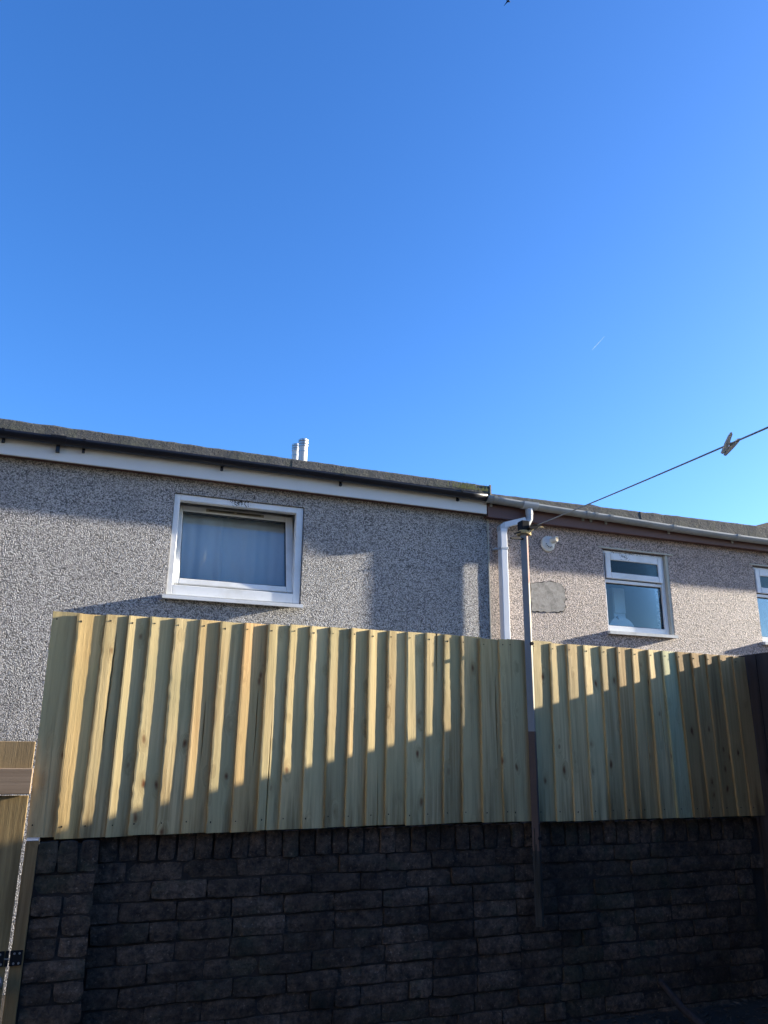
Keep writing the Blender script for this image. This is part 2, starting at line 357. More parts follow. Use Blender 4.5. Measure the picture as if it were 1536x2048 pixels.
MB().box(-6.1, 3.60, 6.7225, WY - 0.001, 3.640, 3.652).build('soffit', M['fascia_brown'], hl)
gt = gutter_mesh([(x, 6.640 + 0.002 * math.sin(x * 2), 3.812 + 0.004 * math.sin(x * 1.3) - 0.002 * (x > 1)) for x in [-6.1 + 0.25 * i for i in range(39)] + [3.565]], 0.058).build('gutter', M['gutter_black'], hl, smooth=True)
for x in (-0.86, -0.24, 0.93, 2.05, 3.28, -1.9):
    b = gutter_mesh([(x - 0.012, 6.640, 3.815), (x + 0.012, 6.640, 3.815)], 0.063, 0.004)
    b.box(x - 0.012, x + 0.012, 6.690, 6.6995, 3.727, 3.815); b.box(x - 0.006, x + 0.006, 6.660, 6.6898, 3.722, 3.742)
    b.build('gutter_bracket', M['gutter_black'], gt)
b = gutter_mesh([(-0.50, 6.640, 3.816), (-0.38, 6.640, 3.816)], 0.065, 0.006); b.box(-0.455, -0.425, 6.66, 6.6995, 3.70, 3.757); b.build('gutter_union', M['gutter_black'], gt)
def window_reveal(par, x0, x1, z0, z1, y0, y1):
    m = MB(); t = 0.004
    m.box(x0, x0 + t, y0, y1, z0, z1); m.box(x1 - t, x1, y0, y1, z0, z1); m.box(x0 + t, x1 - t, y0, y1, z1 - t, z1)
    return m.build('window_reveal', M['room'], par)
FY = WY + 0.022
win = MB().ring(0.553, 1.736, 2.598, 3.504, 0.052, 0.066, 0.088, 0.056, FY, FY + 0.07, 0.004)
win = win.build('window', M['upvc'], hl)
MB().extrude_x([(FY + 0.06, 2.5975), (FY - 0.085, 2.580), (FY - 0.085, 2.550), (FY - 0.078, 2.546), (FY - 0.072, 2.572), (FY + 0.06, 2.588)], 0.520, 1.748).build('sill', M['upvc'], win)
window_reveal(hl, 0.550, 1.739, 2.589, 3.507, FY + 0.0712, WY + 0.26)
TA = math.radians(-13.5)
py, pz = FY + 0.05, 2.690
MB().ring(0.602, 1.684, 2.690, 3.478, 0.053, 0.072, 0.055, 0.060, FY + 0.012, FY + 0.072, 0.006).tilt_x(py, pz, TA).build('sash', M['upvc'], win)
MB().ring(0.6552, 1.6118, 2.7452, 3.4178, 0.005, 0.005, 0.005, 0.005, FY + 0.022, FY + 0.06, 0).tilt_x(py, pz, TA).build('gasket', M['seal'], win)
MB().box(0.6603, 1.6067, FY + 0.034, FY + 0.040, 2.7503, 3.4127).tilt_x(py, pz, TA).build('pane', M['pane_left'], win)
v = MB().box(0.86, 1.40, FY + 0.002, FY + 0.0118, 3.432, 3.460, 0.002).tilt_x(py, pz, TA).build('trickle_vent', M['cream'], win)
v2 = MB(); v2.box(0.885, 1.12, FY - 0.0005, FY + 0.0018, 3.441, 3.450); v2.box(1.14, 1.37, FY - 0.0005, FY + 0.0018, 3.441, 3.450)
v2.tilt_x(py, pz, TA).build('vent_slot', M['black_metal'], win)
cr = MB(); cr.b.free(); cr.b = bmesh.new()
nx = 90; co = []
for iz in range(2):
    for k in range(nx + 1):
        x = 0.50 + 1.30 * k / nx
        y = WY + 0.31 + 0.010 * math.sin(x * 27 + 1.3 * math.sin(x * 7)) + 0.004 * math.sin(x * 71 + 2) + (0.03 if x > 1.04 else 0)
        co.append((x + iz * 0.008 * math.sin(x * 9), y, 2.50 + iz * 1.15))
cr.poly(co, [(k, k + 1, nx + 2 + k, nx + 1 + k) for k in range(nx)])
cu = cr.build('curtain', M['curtain'], smooth=True)
so = cu.modifiers.new('solid', 'SOLIDIFY'); so.thickness = 0.002
tag(cu, 'white net curtain hanging behind the tilted window of the left house', 'curtain')
# flues
for (x, y, r, zt, lab) in ((2.060, 8.25, 0.052, 4.785, 'taller cream boiler flue rising over the left roof'), (2.130, 8.90, 0.046, 4.975, 'shorter cream boiler flue just left of the taller one')):
    zb = EZ + (y - EY) * sl - 0.05
    f = thing('flue', lab, 'flue', (x, y, zb), 'flues on the left roof')
    MB().tube([(x, y, zb), (x, y, zt - 0.10)], r, 20).build('flue_pipe', M['flue'], f, smooth=False)
    b = MB()
    for k in range(3): b.tube([(x, y, zt - 0.098 + 0.032 * k), (x, y, zt - 0.077 + 0.032 * k)], r * 1.10, 20)
    b.tube([(x, y, zt - 0.10), (x, y, zt - 0.005)], r * 0.86, 20)
    b.build('flue_terminal', M['steel'], f)
    MB().tube([(x, y, zt - 0.165), (x, y, zt - 0.155)], r * 1.06, 20).build('flue_clamp', M['steel'], f)

# ---- right house
WR = WY - 0.006
hr = thing('house', 'pinkish pebbledash house with brown fascia, grey gutter and white pipe', 'house', (7.0, WR, AZ))
mb = MB(); DW = 2.092
front_wall(mb, 3.674, 12.4, WR, WR + 0.26, AZ - 0.1, 3.743, [(5.058, 5.922, 2.545, 3.440), (5.058 + DW, 5.922 + DW, 2.545, 3.440)])
mb.box(3.674, 3.90, WR + 0.26, 12.2, AZ - 0.1, 3.72); mb.box(3.90, 12.2, 11.95, 12.2, AZ - 0.1, 3.72); mb.box(12.2, 12.4, WR + 0.26, 12.2, AZ - 0.1, 3.72)
mb.build('wall', M['pebble_pink'], hr, origin=(0, WR, 0))
MB().box(3.6645, 3.676, WR - 0.004, WR + 0.004, AZ, 3.61).build('corner_bead', M['plaster'], hr)
def gz(x): return 3.795 - 0.034 * (x - 3.6) + 0.0035 * (x - 3.6) ** 2 + 0.003 * math.sin(x * 2.7)
topR = lambda x: 3.822 + 0.0125 * (x - 3.6)
flat_roof(hr, 3.613, 12.5, topR, 3.745, 4.16)
roof_edge(hr, 3.613, 12.4, topR, lambda x: gz(x) - 0.002, 5)
rv = MB(); rv.box(5.725, 5.89, 7.93, 8.09, 3.95, 4.312); rv.poly([(5.69, 7.90, 4.3125), (5.92, 7.90, 4.3125), (5.92, 8.12, 4.3125), (5.69, 8.12, 4.3125), (5.80, 8.0, 4.373)], [(0, 1, 4), (1, 2, 4), (2, 3, 4), (3, 0, 4), (0, 3, 2, 1)])
rv.build('roof_vent', M['dark_roof'], hr)
MB().box(3.625, 12.4, 6.704, 6.726, 3.604, 3.742, 0.003).build('fascia', M['fascia_brown'], hr)
MB().box(3.625, 12.4, 6.7265, WR - 0.001, 3.612, 3.624).build('soffit', M['fascia_brown'], hr)
gr = gutter_mesh([(x, 6.642, gz(x)) for x in [3.575 + 0.2 * i for i in range(45)]], 0.057).build('gutter', M['gutter_grey'], hr, smooth=True)
for x in (3.66, 4.76, 4.86, 5.05, 5.88, 6.78, 8.0):
    b = gutter_mesh([(x - 0.02, 6.642, gz(x) + 0.003), (x + 0.02, 6.642, gz(x) + 0.003)], 0.063, 0.006)
    b.box(x - 0.012, x + 0.012, 6.690, 6.7035, gz(x) - 0.075, gz(x)); b.build('gutter_bracket', M['gutter_grey'], gr)
ou = gutter_mesh([(3.985, 6.642, gz(4.07) + 0.004), (4.155, 6.642, gz(4.07) + 0.004)], 0.065, 0.007)
ou.tube([(4.07, 6.642, gz(4.07) - 0.055), (4.07, 6.642, gz(4.07) - 0.115), (4.068, 6.644, gz(4.07) - 0.125)], [0.040, 0.038, 0.036], 16)
ou.tube([(4.072, 6.642, gz(4.07) - 0.112), (4.072, 6.645, gz(4.07) - 0.16), (4.05, 6.655, gz(4.07) - 0.205), (4.015, 6.66, gz(4.07) - 0.222)], 0.035, 16)
ou.build('gutter_outlet', M['pipe_grey'], gr, smooth=False)
def sq_tube(mb, pts, h):                         # square pipe through points in one XZ plane
    for (a, b_) in zip(pts[:-1], pts[1:]): mb.tube([a, b_], h * math.sqrt(2), 4, True, math.pi / 4)
dp = MB()
PY = WR - 0.030 - 0.040
dp.box(3.757, 3.829, PY - 0.040, PY + 0.040, AZ + 0.1, 3.50, 0.006)
dpo = dp.build('downpipe', M['pipe_white'], hr)
b = MB(); sq_tube(b, [(3.80, PY - 0.01, 3.535), (4.035, 6.668, 3.605)], 0.027); b.build('pipe_offset', M['pipe_white'], dpo)
b = MB(); b.extrude_y([(3.752, 3.475), (3.834, 3.475), (3.838, 3.508), (3.868, 3.522), (3.852, 3.583), (3.80, 3.565), (3.755, 3.528)], PY - 0.039, PY + 0.039); b.build('pipe_bend', M['pipe_grey'], dpo)
for z in (3.292, 1.6, 0.3):
    b = MB(); b.box(3.750, 3.836, PY - 0.044, PY + 0.029, z - 0.012, z + 0.012, 0.003); b.box(3.715, 3.7498, PY + 0.015, WR - 0.0005, z - 0.009, z + 0.009); b.build('pipe_clip', M['pipe_grey'], dpo)
pm = MB(); pl = [(4.14, 2.985), (4.28, 2.998), (4.416, 3.018), (4.515, 3.000), (4.545, 2.955), (4.545, 2.85), (4.538, 2.774), (4.515, 2.712), (4.33, 2.697), (4.14, 2.691)]
out = []
for (a, b_) in zip(pl, pl[1:] + pl[:1]):
    for k in range(5):
        u = k / 5; out.append((a[0] + (b_[0] - a[0]) * u + rnd.uniform(-.011, .011), a[1] + (b_[1] - a[1]) * u + rnd.uniform(-.009, .009)))
pb = MB(); pb.extrude_y([(x + rnd.uniform(.002, .016) * (1 if x > 4.35 else 0), z + rnd.uniform(.0, .012) * (1 if z > 2.85 else -1)) for x, z in out], WR - 0.0018, WR - 0.0003); pb.build('patch_bed', M['mortar'], hr)
pm.extrude_y(out, WR - 0.006, WR - 0.0005); pm.build('cement_patch', M['cement'], hr)

def mould(par, xa, xb, za, zb, y, n, seed):
    b = MB(); q = random.Random(seed)
    for k in range(n):
        x = q.gauss((xa + xb) / 2, (xb - xa) / 5); z = zb - abs(q.gauss(0, (zb - za) / 2.2)); r = q.uniform(.002, .007)
        b.poly([(x + r * q.uniform(.5, 1.2) * math.cos(a), y, z + r * q.uniform(.4, .9) * math.sin(a)) for a in [i * math.pi / 3 for i in range(6)]], [tuple(range(6))])
        y -= 0.00002
    b.build('mould', M['soil'], par)['kind'] = 'stuff'
mould(win, 1.02, 1.24, 3.455, 3.503, FY - 0.0008, 110, 1)
def casement(dx):
    fy = WR + 0.042
    wn = MB().ring(5.066 + dx, 5.886 + dx, 2.553, 3.432, 0.034, 0.050, 0.062, 0.040, fy, fy + 0.06, 0.004)
    wn.box(5.1005 + dx, 5.8355 + dx, fy + 0.001, fy + 0.058, 3.078, 3.112, 0.003)
    wn = wn.build('window', M['upvc'], hr)
    MB().box(5.8865 + dx, 5.921 + dx, fy - 0.038, fy + 0.06, 2.553, 3.438).build('reveal_trim', M['plaster'], wn)
    MB().extrude_x([(fy + 0.05, 2.552), (fy - 0.09, 2.546), (fy - 0.09, 2.514), (fy + 0.05, 2.520)], 5.046 + dx, 5.922 + dx).build('sill', M['sill'], wn)
    MB().box(5.00 + dx, 5.99 + dx, WR - 0.010, WR - 0.0005, 3.441, 3.456).build('drip_bead', M['plaster'], wn)
    MB().ring(5.100 + dx, 5.845 + dx, 3.120, 3.404, 0.066, 0.052, 0.070, 0.078, fy - 0.022, fy - 0.0005, 0.006).build('fanlight_frame', M['upvc'], wn)
    MB().box(5.1663 + dx, 5.7927 + dx, fy - 0.008, fy - 0.004, 3.1903, 3.3257).build('fanlight_pane', M['obscure'], wn)
    gk = MB().ring(5.1005 + dx, 5.8355 + dx, 2.6155, 3.0775, 0.006, 0.006, 0.006, 0.006, fy + 0.022, fy + 0.05, 0); gk.build('gasket', M['seal'], wn)
    MB().box(5.107 + dx, 5.829 + dx, fy + 0.030, fy + 0.036, 2.622, 3.071).build('pane', M['pane'], wn)
casement(0); casement(DW)
mould([o for o in hr.children if o.name.startswith('window')][0], 5.08, 5.75, 3.40, 3.428, WR + 0.0412, 60, 2)
mould([o for o in hr.children if o.name.startswith('window')][0], 5.25, 5.45, 3.335, 3.395, WR + 0.0192, 60, 3)
# rooms behind the windows (inside faces)
rm = MB(); rm.poly([(4.3, 9.0, 1.6), (9.2, 9.0, 1.6), (9.2, 9.0, 3.7), (4.3, 9.0, 3.7), (4.3, 7.07, 1.6), (9.2, 7.07, 1.6), (9.2, 7.07, 3.7), (4.3, 7.07, 3.7)], [(0, 1, 2, 3), (4, 0, 3, 7), (5, 6, 2, 1), (4, 5, 1, 0), (7, 3, 2, 6)])
rm.build('room_lining', M['room'], hr)
rm = MB(); rm.poly([(-1, 9.0, 1.6), (3, 9.0, 1.6), (3, 9.0, 3.7), (-1, 9.0, 3.7), (-1, 7.07, 1.6), (3, 7.07, 1.6), (3, 7.07, 3.7), (-1, 7.07, 3.7)], [(0, 1, 2, 3), (4, 0, 3, 7), (5, 6, 2, 1), (4, 5, 1, 0), (7, 3, 2, 6)])
rm.build('room_lining', M['room'], hl)
# things on the ledge inside the right-hand house
t = thing('basin', 'white rounded bathroom fitting low behind the glass of the middle window', 'basin', (5.45, 7.02, 2.50))
arc = [(5.27, 2.5005)] + [(5.45 - 0.18 * math.cos(math.pi * k / 14), 2.60 + 0.16 * math.sin(math.pi * k / 14)) for k in range(15)] + [(5.63, 2.5005)]
MB().extrude_y(arc, 7.075, 7.13).build('rounded_back', M['curtain'], t)
MB().tube([(5.40, 7.09, 2.745), (5.40, 7.07, 2.76), (5.40, 7.06, 2.73)], [.012, .012, .006], 10).build('tap', M['steel'], t)
t = thing('cabinet', 'tall narrow white cabinet seen through the middle window', 'cabinet', (5.56, 7.3, 2.5005))
MB().box(5.48, 5.64, 7.24, 7.36, 2.5005, 3.12, 0.004).build('cabinet_body', M['curtain'], t); MB().box(5.485, 5.635, 7.225, 7.2395, 2.83, 3.115, 0.003).build('cabinet_door', M['upvc'], t)
MB().box(4.8, 6.4, 7.072, 7.55, 2.47, 2.50).build('inner_ledge', M['room'], hr)

# ---- white fitting on the right-hand wall
sl_ = thing('wall_light', 'round white plastic fitting with a short stub beside the line post top', 'light fitting', (4.365, WR, 3.33))
def dish(cx, cz, prof, n=28, sx=1.0):
    mb = MB(); co = []; fs = []
    for (r, y) in prof:
        for k in range(n):
            a = 2 * math.pi * k / n; co.append((cx + r * sx * math.cos(a) + (0.018 if math.cos(a) > 0.1 and math.sin(a) > 0 else 0) * r / 0.08, y, cz + r * math.sin(a)))
    for i in range(len(prof) - 1):
        for k in range(n): fs.append((i * n + k, i * n + (k + 1) % n, (i + 1) * n + (k + 1) % n, (i + 1) * n + k))
    fs.append(tuple(range((len(prof) - 1) * n, len(prof) * n))); mb.poly(co, fs); return mb
dish(4.366, 3.415, [(0.084, WR), (0.084, WR - 0.016), (0.078, WR - 0.026), (0.060, WR - 0.030), (0.050, WR - 0.040), (0.02, WR - 0.044)], sx=0.95).build('base_dish', M['white_plastic'], sl_, smooth=False)
st = MB().tube([(4.395, WR - 0.02, 3.445), (4.425, WR - 0.10, 3.455)], [0.034, 0.030], 18).build('stub', M['white_plastic'], sl_)
MB().tube([(4.4253, WR - 0.1008, 3.4551), (4.4265, WR - 0.104, 3.4555)], [0.024, 0.020], 16).build('stub_sunlit_end', M['amber'], st)  # amber colour paints sunlight on the end of the stub
b = MB()
for k in range(5):
    a = math.radians(200 + 24 * k); cx, cz = 4.372 + 0.047 * math.cos(a), 3.42 + 0.047 * math.sin(a)
    b.box(cx - 0.006, cx + 0.006, WR - 0.0445, WR - 0.038, cz - 0.004, cz + 0.004)
b.build('vent_slots', M['black_metal'], sl_)

# ---- dark roofed house far right, behind
hd = thing('house', 'dark slate roofed house just showing behind the roof at the right edge', 'house', (15.5, 14, AZ))
MB().box(12.5, 20, 12.8, 18, AZ, 5.55).build('wall', M['pebble_grey'], hd)
dr = MB().extrude_y([(12.2, 5.70), (16.2, 6.94), (20.2, 5.70), (20.2, 5.55), (12.2, 5.55)], 12.5, 18.5)
dr.build('roof', M['dark_roof'], hd)

# ---- unseen house added behind the viewer to cut sky light on the fence
shade_house = thing('house', 'plain rendered house added out of view behind the viewer to shade the yard', 'house', (-2.7, -5.5, GZ))
MB().box(-9, 3.6, -13, -5.2, GZ - 0.1, 4.6).build('wall', M['pebble_pink'], shade_house)
MB().extrude_x([(-13.2, 4.61), (-5.0, 4.61), (-9.1, 6.6)], -9.2, 3.8).build('roof', M['dark_roof'], shade_house)
MB().box(-2, -1, -5.1995, -5.15, 1.1, 2.2).build('window', M['upvc'], shade_house)

bounce_house = thing('house', 'cream rendered house added out of view on the left to bounce warm sunlight', 'house', (-13.0, -2.0, GZ))  # unseen house added to throw warm bounce light onto the fence
MB().box(-17, -9.0, -11, 2.6, GZ - 0.1, 5.4).build('wall', M['bounce_wall'], bounce_house)
MB().extrude_y([(-17.3, 5.41), (-8.7, 5.41), (-13, 7.8)], -11.2, 2.8).build('roof', M['dark_roof'], bounce_house)
for y in (-7.5, -3.5, 0.2): MB().box(-8.9995, -8.95, y - 0.6, y + 0.6, 2.8, 3.9).build('window', M['upvc'], bounce_house)

# ---------------------------------------------------------------- brick wall and pier
def brick_mesh(L, H, D, seed, nx=6, nz=3):
    rr = random.Random(seed); co = []; fs = []
    ch = rr.random()
    for j in range(nz):
        for i in range(nx):
            u = i / (nx - 1); v_ = j / (nz - 1); edge = (i in (0, nx - 1)) or (j in (0, nz - 1)); corner = (i in (0, nx - 1)) and (j in (0, nz - 1))
            x = (u - .5) * L + rr.uniform(-.0025, .0025); z = v_ * H + rr.uniform(-.0022, .0022)
            y = rr.uniform(0, .003) + (rr.uniform(.0015, .005) if edge else 0)
            if corner:
                k = rr.uniform(.0005, .004) * (2.5 if rr.random() < .15 else 1); x -= math.copysign(k, x); z += k * (1 if j == 0 else -1); y += .003
            co.append((x, y, z))
    for j in range(nz - 1):
        for i in range(nx - 1): fs.append((j * nx + i, j * nx + i + 1, (j + 1) * nx + i + 1, (j + 1) * nx + i))
    per = [i for i in range(nx)] + [j * nx + nx - 1 for j in range(1, nz)] + [(nz - 1) * nx + i for i in range(nx - 2, -1, -1)] + [j * nx for j in range(nz - 2, 0, -1)]
    off = len(co)
    for p in per: co.append((co[p][0] * 1.0, D, co[p][2]))
    m = len(per)
    for k in range(m): fs.append((per[k], off + k, off + (k + 1) % m, per[(k + 1) % m]))
    me = bpy.data.meshes.new('brick'); me.from_pydata(co, [], fs); me.materials.append(M['brick'])
    bm = bmesh.new(); bm.from_mesh(me); bmesh.ops.recalc_face_normals(bm, faces=bm.faces); bm.to_mesh(me); bm.free()
    return me
STR = [brick_mesh(0.2265, 0.069, 0.05, 100 + i) for i in range(12)]
HAL = [brick_mesh(0.1125, 0.069, 0.05, 200 + i) for i in range(6)]
SOL = [brick_mesh(0.070, 0.110, 0.05, 300 + i, 4, 4) for i in range(10)]
def put_brick(me, parent, x, y, z, rot=0.0):
    o = bpy.data.objects.new('brick', me); COL.objects.link(o); o.parent = parent
    o.location = Vector((x, y + rnd.uniform(-.009, .006), z)) - wloc(parent)
    o.rotation_euler = (rnd.uniform(-.03, .03), rot, rnd.uniform(-.03, .03)); return o
BY = 3.660
bw = thing('brick_wall', 'low soot-black brick wall with a row of bricks on end under the fence', 'wall', (1.9, BY, GZ))
MB().box(0.10, 3.650, BY + 0.013, BY + 0.21, AZ - 0.1, 1.012).build('mortar', M['mortar'], bw)
MB().box(0.14, 3.645, 3.70, 3.86, 1.0125, 1.046).build('mortar_bed', M['mortar'], bw)
x = 0.165; i = 0
while x < 3.615:
    put_brick(rnd.choice(SOL), bw, x, BY, 0.909 + rnd.uniform(-.004, .004), rnd.uniform(-.035, .035)); x += 0.0775 + rnd.uniform(-.003, .003)
for c in range(11):
    z = 0.905 - 0.0769 * (c + 1) + 0.006 + 0.0; xx = 0.13 + (0.0 if c % 2 else -0.115) + rnd.uniform(-.02, .02)
    while xx < 3.70:
        L = 0.230
        half = rnd.random() < 0.10; me = rnd.choice(HAL) if half else rnd.choice(STR); L = 0.115 if half else 0.230
        cx = xx + L / 2
        if cx - L / 2 > 0.10 or half or True:
            if cx + L / 2 > 3.67 and cx - L / 2 < 3.57: me = rnd.choice(HAL); cx = cx - L / 2 + 0.0575; L = 0.115
            if cx + L / 2 > 0.22 and cx + L / 2 < 3.70: put_brick(me, bw, cx, BY, z + rnd.uniform(-.003, .003), rnd.uniform(-.008, .008))
        xx += L + rnd.uniform(-.002, .003)
pr_ = thing('brick_pier', 'sooty brick pier at the left end of the black wall', 'pier', (0.008, 3.60, GZ))
PYF = 3.604
MB().box(-0.106, 0.139, 3.705, 3.85, 0.9855, 1.050).build('mortar_bed', M['mortar'], pr_)
MB().box(-0.106, 0.118, PYF + 0.013, 3.87, AZ - 0.1, 0.985).build('mortar', M['mortar'], pr_)
PST = [brick_mesh(0.224, 0.067, 0.06, 400 + i) for i in range(5)]; PHA = [brick_mesh(0.109, 0.067, 0.06, 420 + i) for i in range(5)]; PSO = [brick_mesh(0.074, 0.112, 0.06, 440 + i, 4, 4) for i in range(3)]
for k in range(3): put_brick(PSO[k], pr_, -0.069 + 0.0785 * k, PYF, 0.888, rnd.uniform(-.03, .03))
for c in range(10):
    z = 0.880 - 0.0769 * (c + 1) + 0.008
    if c in (0, 4): put_brick(PST[c % 5], pr_, 0.009, PYF, z)
    elif c in (6,): put_brick(PST[3], pr_, 0.012, PYF, z)
    else:
        put_brick(rnd.choice(PHA), pr_, -0.049, PYF, z); put_brick(rnd.choice(PHA), pr_, 0.068, PYF, z)

# ---------------------------------------------------------------- feather-edge fence
TX = [(-.1662,-.1546),(-.0663,-.0508),(.0507,.0417),(.1462,.1440),(.2377,.2326),(.3454,.3418),(.4555,.4452),(.5502,.5508),(.6596,.6551),(.7719,.7681),(.8775,.8665),(.9752,.9699),(1.0747,1.0752),(1.1818,1.1736),(1.2749,1.2738),(1.3742,1.3695),(1.4728,1.4719),(1.5757,1.5679),(1.6804,1.6657),(1.7744,1.7688),(1.8811,1.8772),(1.9929,1.9914),(2.0431,2.0421),(2.1870,2.1850),(2.3001,2.2952),(2.4021,2.3996),(2.5103,2.5061),(2.6223,2.6189),(2.7277,2.7161),(2.829,2.8102),(2.9379,2.938),(3.0357,3.0497),(3.138,3.1587),(3.2409,3.2649),(3.3454,3.36),(3.4441,3.4625),(3.5419,3.5534),(3.6384,3.6526)]
TZ = [1.9235,1.919,1.9241,1.9248,1.9262,1.9263,1.9276,1.9248,1.9257,1.9268,1.9316,1.9303,1.9302,1.9336,1.9316,1.9325,1.9318,1.9333,1.9309,1.9298,1.9225,1.9255,1.9283,1.9289,1.9205,1.9215,1.922,1.9226,1.9219,1.9194,1.9195,1.9182,1.917,1.9165,1.9152,1.9136,1.9109]
BZ = [1.0193,1.0116,1.0139,1.0136,1.0187,1.0183,1.0208,1.0196,1.0191,1.0247,1.026,1.0262,1.0303,1.0296,1.0329,1.0336,1.0295,1.0319,1.0344,1.0362,1.0339,1.0345,1.0334,1.031,1.0292,1.0291,1.0296,1.0307,1.0322,1.0317,1.0313,1.0312,1.0313,1.0321,1.0325,1.0327,1.0325]
FP = 3.600
fence = thing('fence', 'new treated feather-edge board fence standing on the black brick wall', 'fence', (1.74, FP, 1.02))
CR = {0: (.50, .62, .0, .70, .0022), 2: (.55, .45, .38, .93, .0035), 8: (.78, .70, .28, .68, .0030), 9: (.42, .40, .0, .66, .0034), 14: (.58, .60, .0, .35, .002), 17: (.60, .60, .7, 1.0, .0035), 20: (.78, .80, .3, .82, .0025), 30: (.5, .8, .25, .75, .0016), 6: (.6, .55, .3, .62, .0018), 29: (.6, .7, .1, .6, .002)}
TINT = {31: (0.80, 1.0, 1.16), 1: (1.06, .98, .84), 8: (.98, .86, .78), 6: (.94, .87, .82)}
NZ = 34
LIT = dict(zip(range(1, 36), (.52, .37, .28, .40, .44, .33, .37, .33, .36, .36, .34, .31, .27, .30, .40, .42, .38, .35, .33, .40, .45, .45, .42, .44, .48, .36, .40, .44, .36, .33, .36, .44, .40, .40, .45)))
SL = {i: min(.21, 0.083 * (1 - f) / f) for i, f in LIT.items()}; SL[0] = .06; SL[36] = .06
for i in range(37):
    rr = random.Random(900 + i)
    xt0, xb0 = TX[i]; xt1, xb1 = TX[i + 1]
    if i == 22: xt1 = xb1 = 2.156
    ov = 0.020 if i not in (22, 36) else 0.0
    z0, z1 = BZ[i], TZ[i]; mb = MB(); cr = CR.get(i); co = []
    thick = (SL[i - 1] * (TX[i][0] - TX[i - 1][0]) if i else .01) + 0.0035; rag = rr.choice((.0008, .0016, .0030, .0022)); tilt = rr.uniform(-.002, .002); ph = rr.uniform(0, 99)
    proud = rr.uniform(-.0012, .0012)
    if i in (20, 21): proud = -.002
    if i == 22: proud = 0.003
    us = [0.0, 0.06, 0.30, 0.62, 1.0]
    npr = len(us) + (3 if cr else 0) + 2
    for j in range(NZ + 1):
        v_ = j / NZ; z = z0 + (z1 - z0) * v_
        xl = xb0 + (xt0 - xb0) * v_ + rag * (noise.noise(Vector((ph, z * 38, 0))) * 1.2 + rr.uniform(-.5, .5)) + 0.0012 * noise.noise(Vector((ph, z * 3.1, 5)))
        xr = xb1 + (xt1 - xb1) * v_ + ov
        bow = 0.0009 * noise.noise(Vector((ph, z * 2.0, 9)))
        yl = FP + proud + tilt * (v_ - .5) + bow
        depth = 0.0115
        full = (xt1 - xt0) if (xt1 - xt0) > .02 else .1
        prof = []
        for u in us:
            x_ = xl + (xr - xl) * u
            y_ = yl + SL[i] * (x_ - xl)
            y_ += 0.0007 * noise.noise(Vector((x_ * 60, z * 4, ph)))
            if i == 0: y_ = FP + 0.0135 + 0.001 * noise.noise(Vector((x_ * 30, z * 3, ph)))
            if u == 0.0: y_ += 0.0012
            prof.append((x_, y_))
        if cr:
            uc = cr[0] + (cr[1] - cr[0]) * (1 - v_) + 0.012 * noise.noise(Vector((ph, z * 6, 3)))
            a, b_ = cr[2], cr[3]; k = 0
            if a <= v_ <= b_:
                k = math.sin(math.pi * (v_ - a) / (b_ - a)) if a > 0.01 and b_ < .99 else (1 - (v_ - a) / (b_ - a) if a <= 0.01 else (v_ - a) / (b_ - a))
            wv = max(cr[4] * 1.5 * k, 0.00015)
            xc = xl + (xr - ov - xl) * uc; yc = yl + SL[i] * (xc - xl) if i else FP + 0.0135
            prof += [(xc - wv, yc), (xc, yc + 0.011 * (1 if k > 0.02 else 0)), (xc + wv, yc)]
            prof.sort(key=lambda p: p[0])
        # back
        prof.append((xr, prof[-1][1] + 0.004)); prof.append((xl, yl + thick))
        co += [(x_, y_, z + (0.0 if j not in (0, NZ) else rr.uniform(-.0008, .0008))) for x_, y_ in prof]
    fs = []
    for j in range(NZ):
        for k in range(npr): fs.append((j * npr + k, j * npr + (k + 1) % npr, (j + 1) * npr + (k + 1) % npr, (j + 1) * npr + k))
    fs.append(tuple(range(npr))[::-1]); fs.append(tuple(range(NZ * npr, NZ * npr + npr)))
    mb.poly(co, fs)
    bd = mb.build('board', M['fence'], fence)
    val = rr.uniform(.80, 1.06); hue = rr.uniform(-.03, .03)
    tint = [val * (1 + hue), val, val * (1 - hue)]
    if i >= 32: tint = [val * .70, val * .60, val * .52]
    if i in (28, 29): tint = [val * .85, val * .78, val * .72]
    if i in TINT: tint = list(TINT[i])
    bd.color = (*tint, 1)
    if i == 31: bd['label'] = 'pale bluish green board'
    for (zz, uo) in ((z1 - 0.030, .016), (z0 + 0.045, .018)):
        x_ = (xt0 if zz > 1.5 else xb0) + uo + rr.uniform(-.004, .006)
        y_ = FP + proud + SL[i] * uo if i else FP + 0.0135
        MB().tube([(x_, y_ + 0.004, zz + rr.uniform(-.01, .006)), (x_, y_ - 0.0022, zz)], 0.0027, 6).build('nail', M['black_metal'], bd)
for z in (1.16, 1.76):
    MB().box(-0.15, 3.63, FP + 0.032, FP + 0.060, z - 0.035, z + 0.035).build('rail', M['gate_wood'], fence)
for x in (0.02, 1.25, 2.45, 3.55):
    MB().box(x - 0.04, x + 0.04, FP + 0.285, FP + 0.365, AZ, 1.85).build('fence_post', M['gate_wood'], fence)
    MB().box(x - 0.02, x + 0.02, FP + 0.0605, FP + 0.2845, 1.73, 1.79).build('spacer', M['gate_wood'], fence)

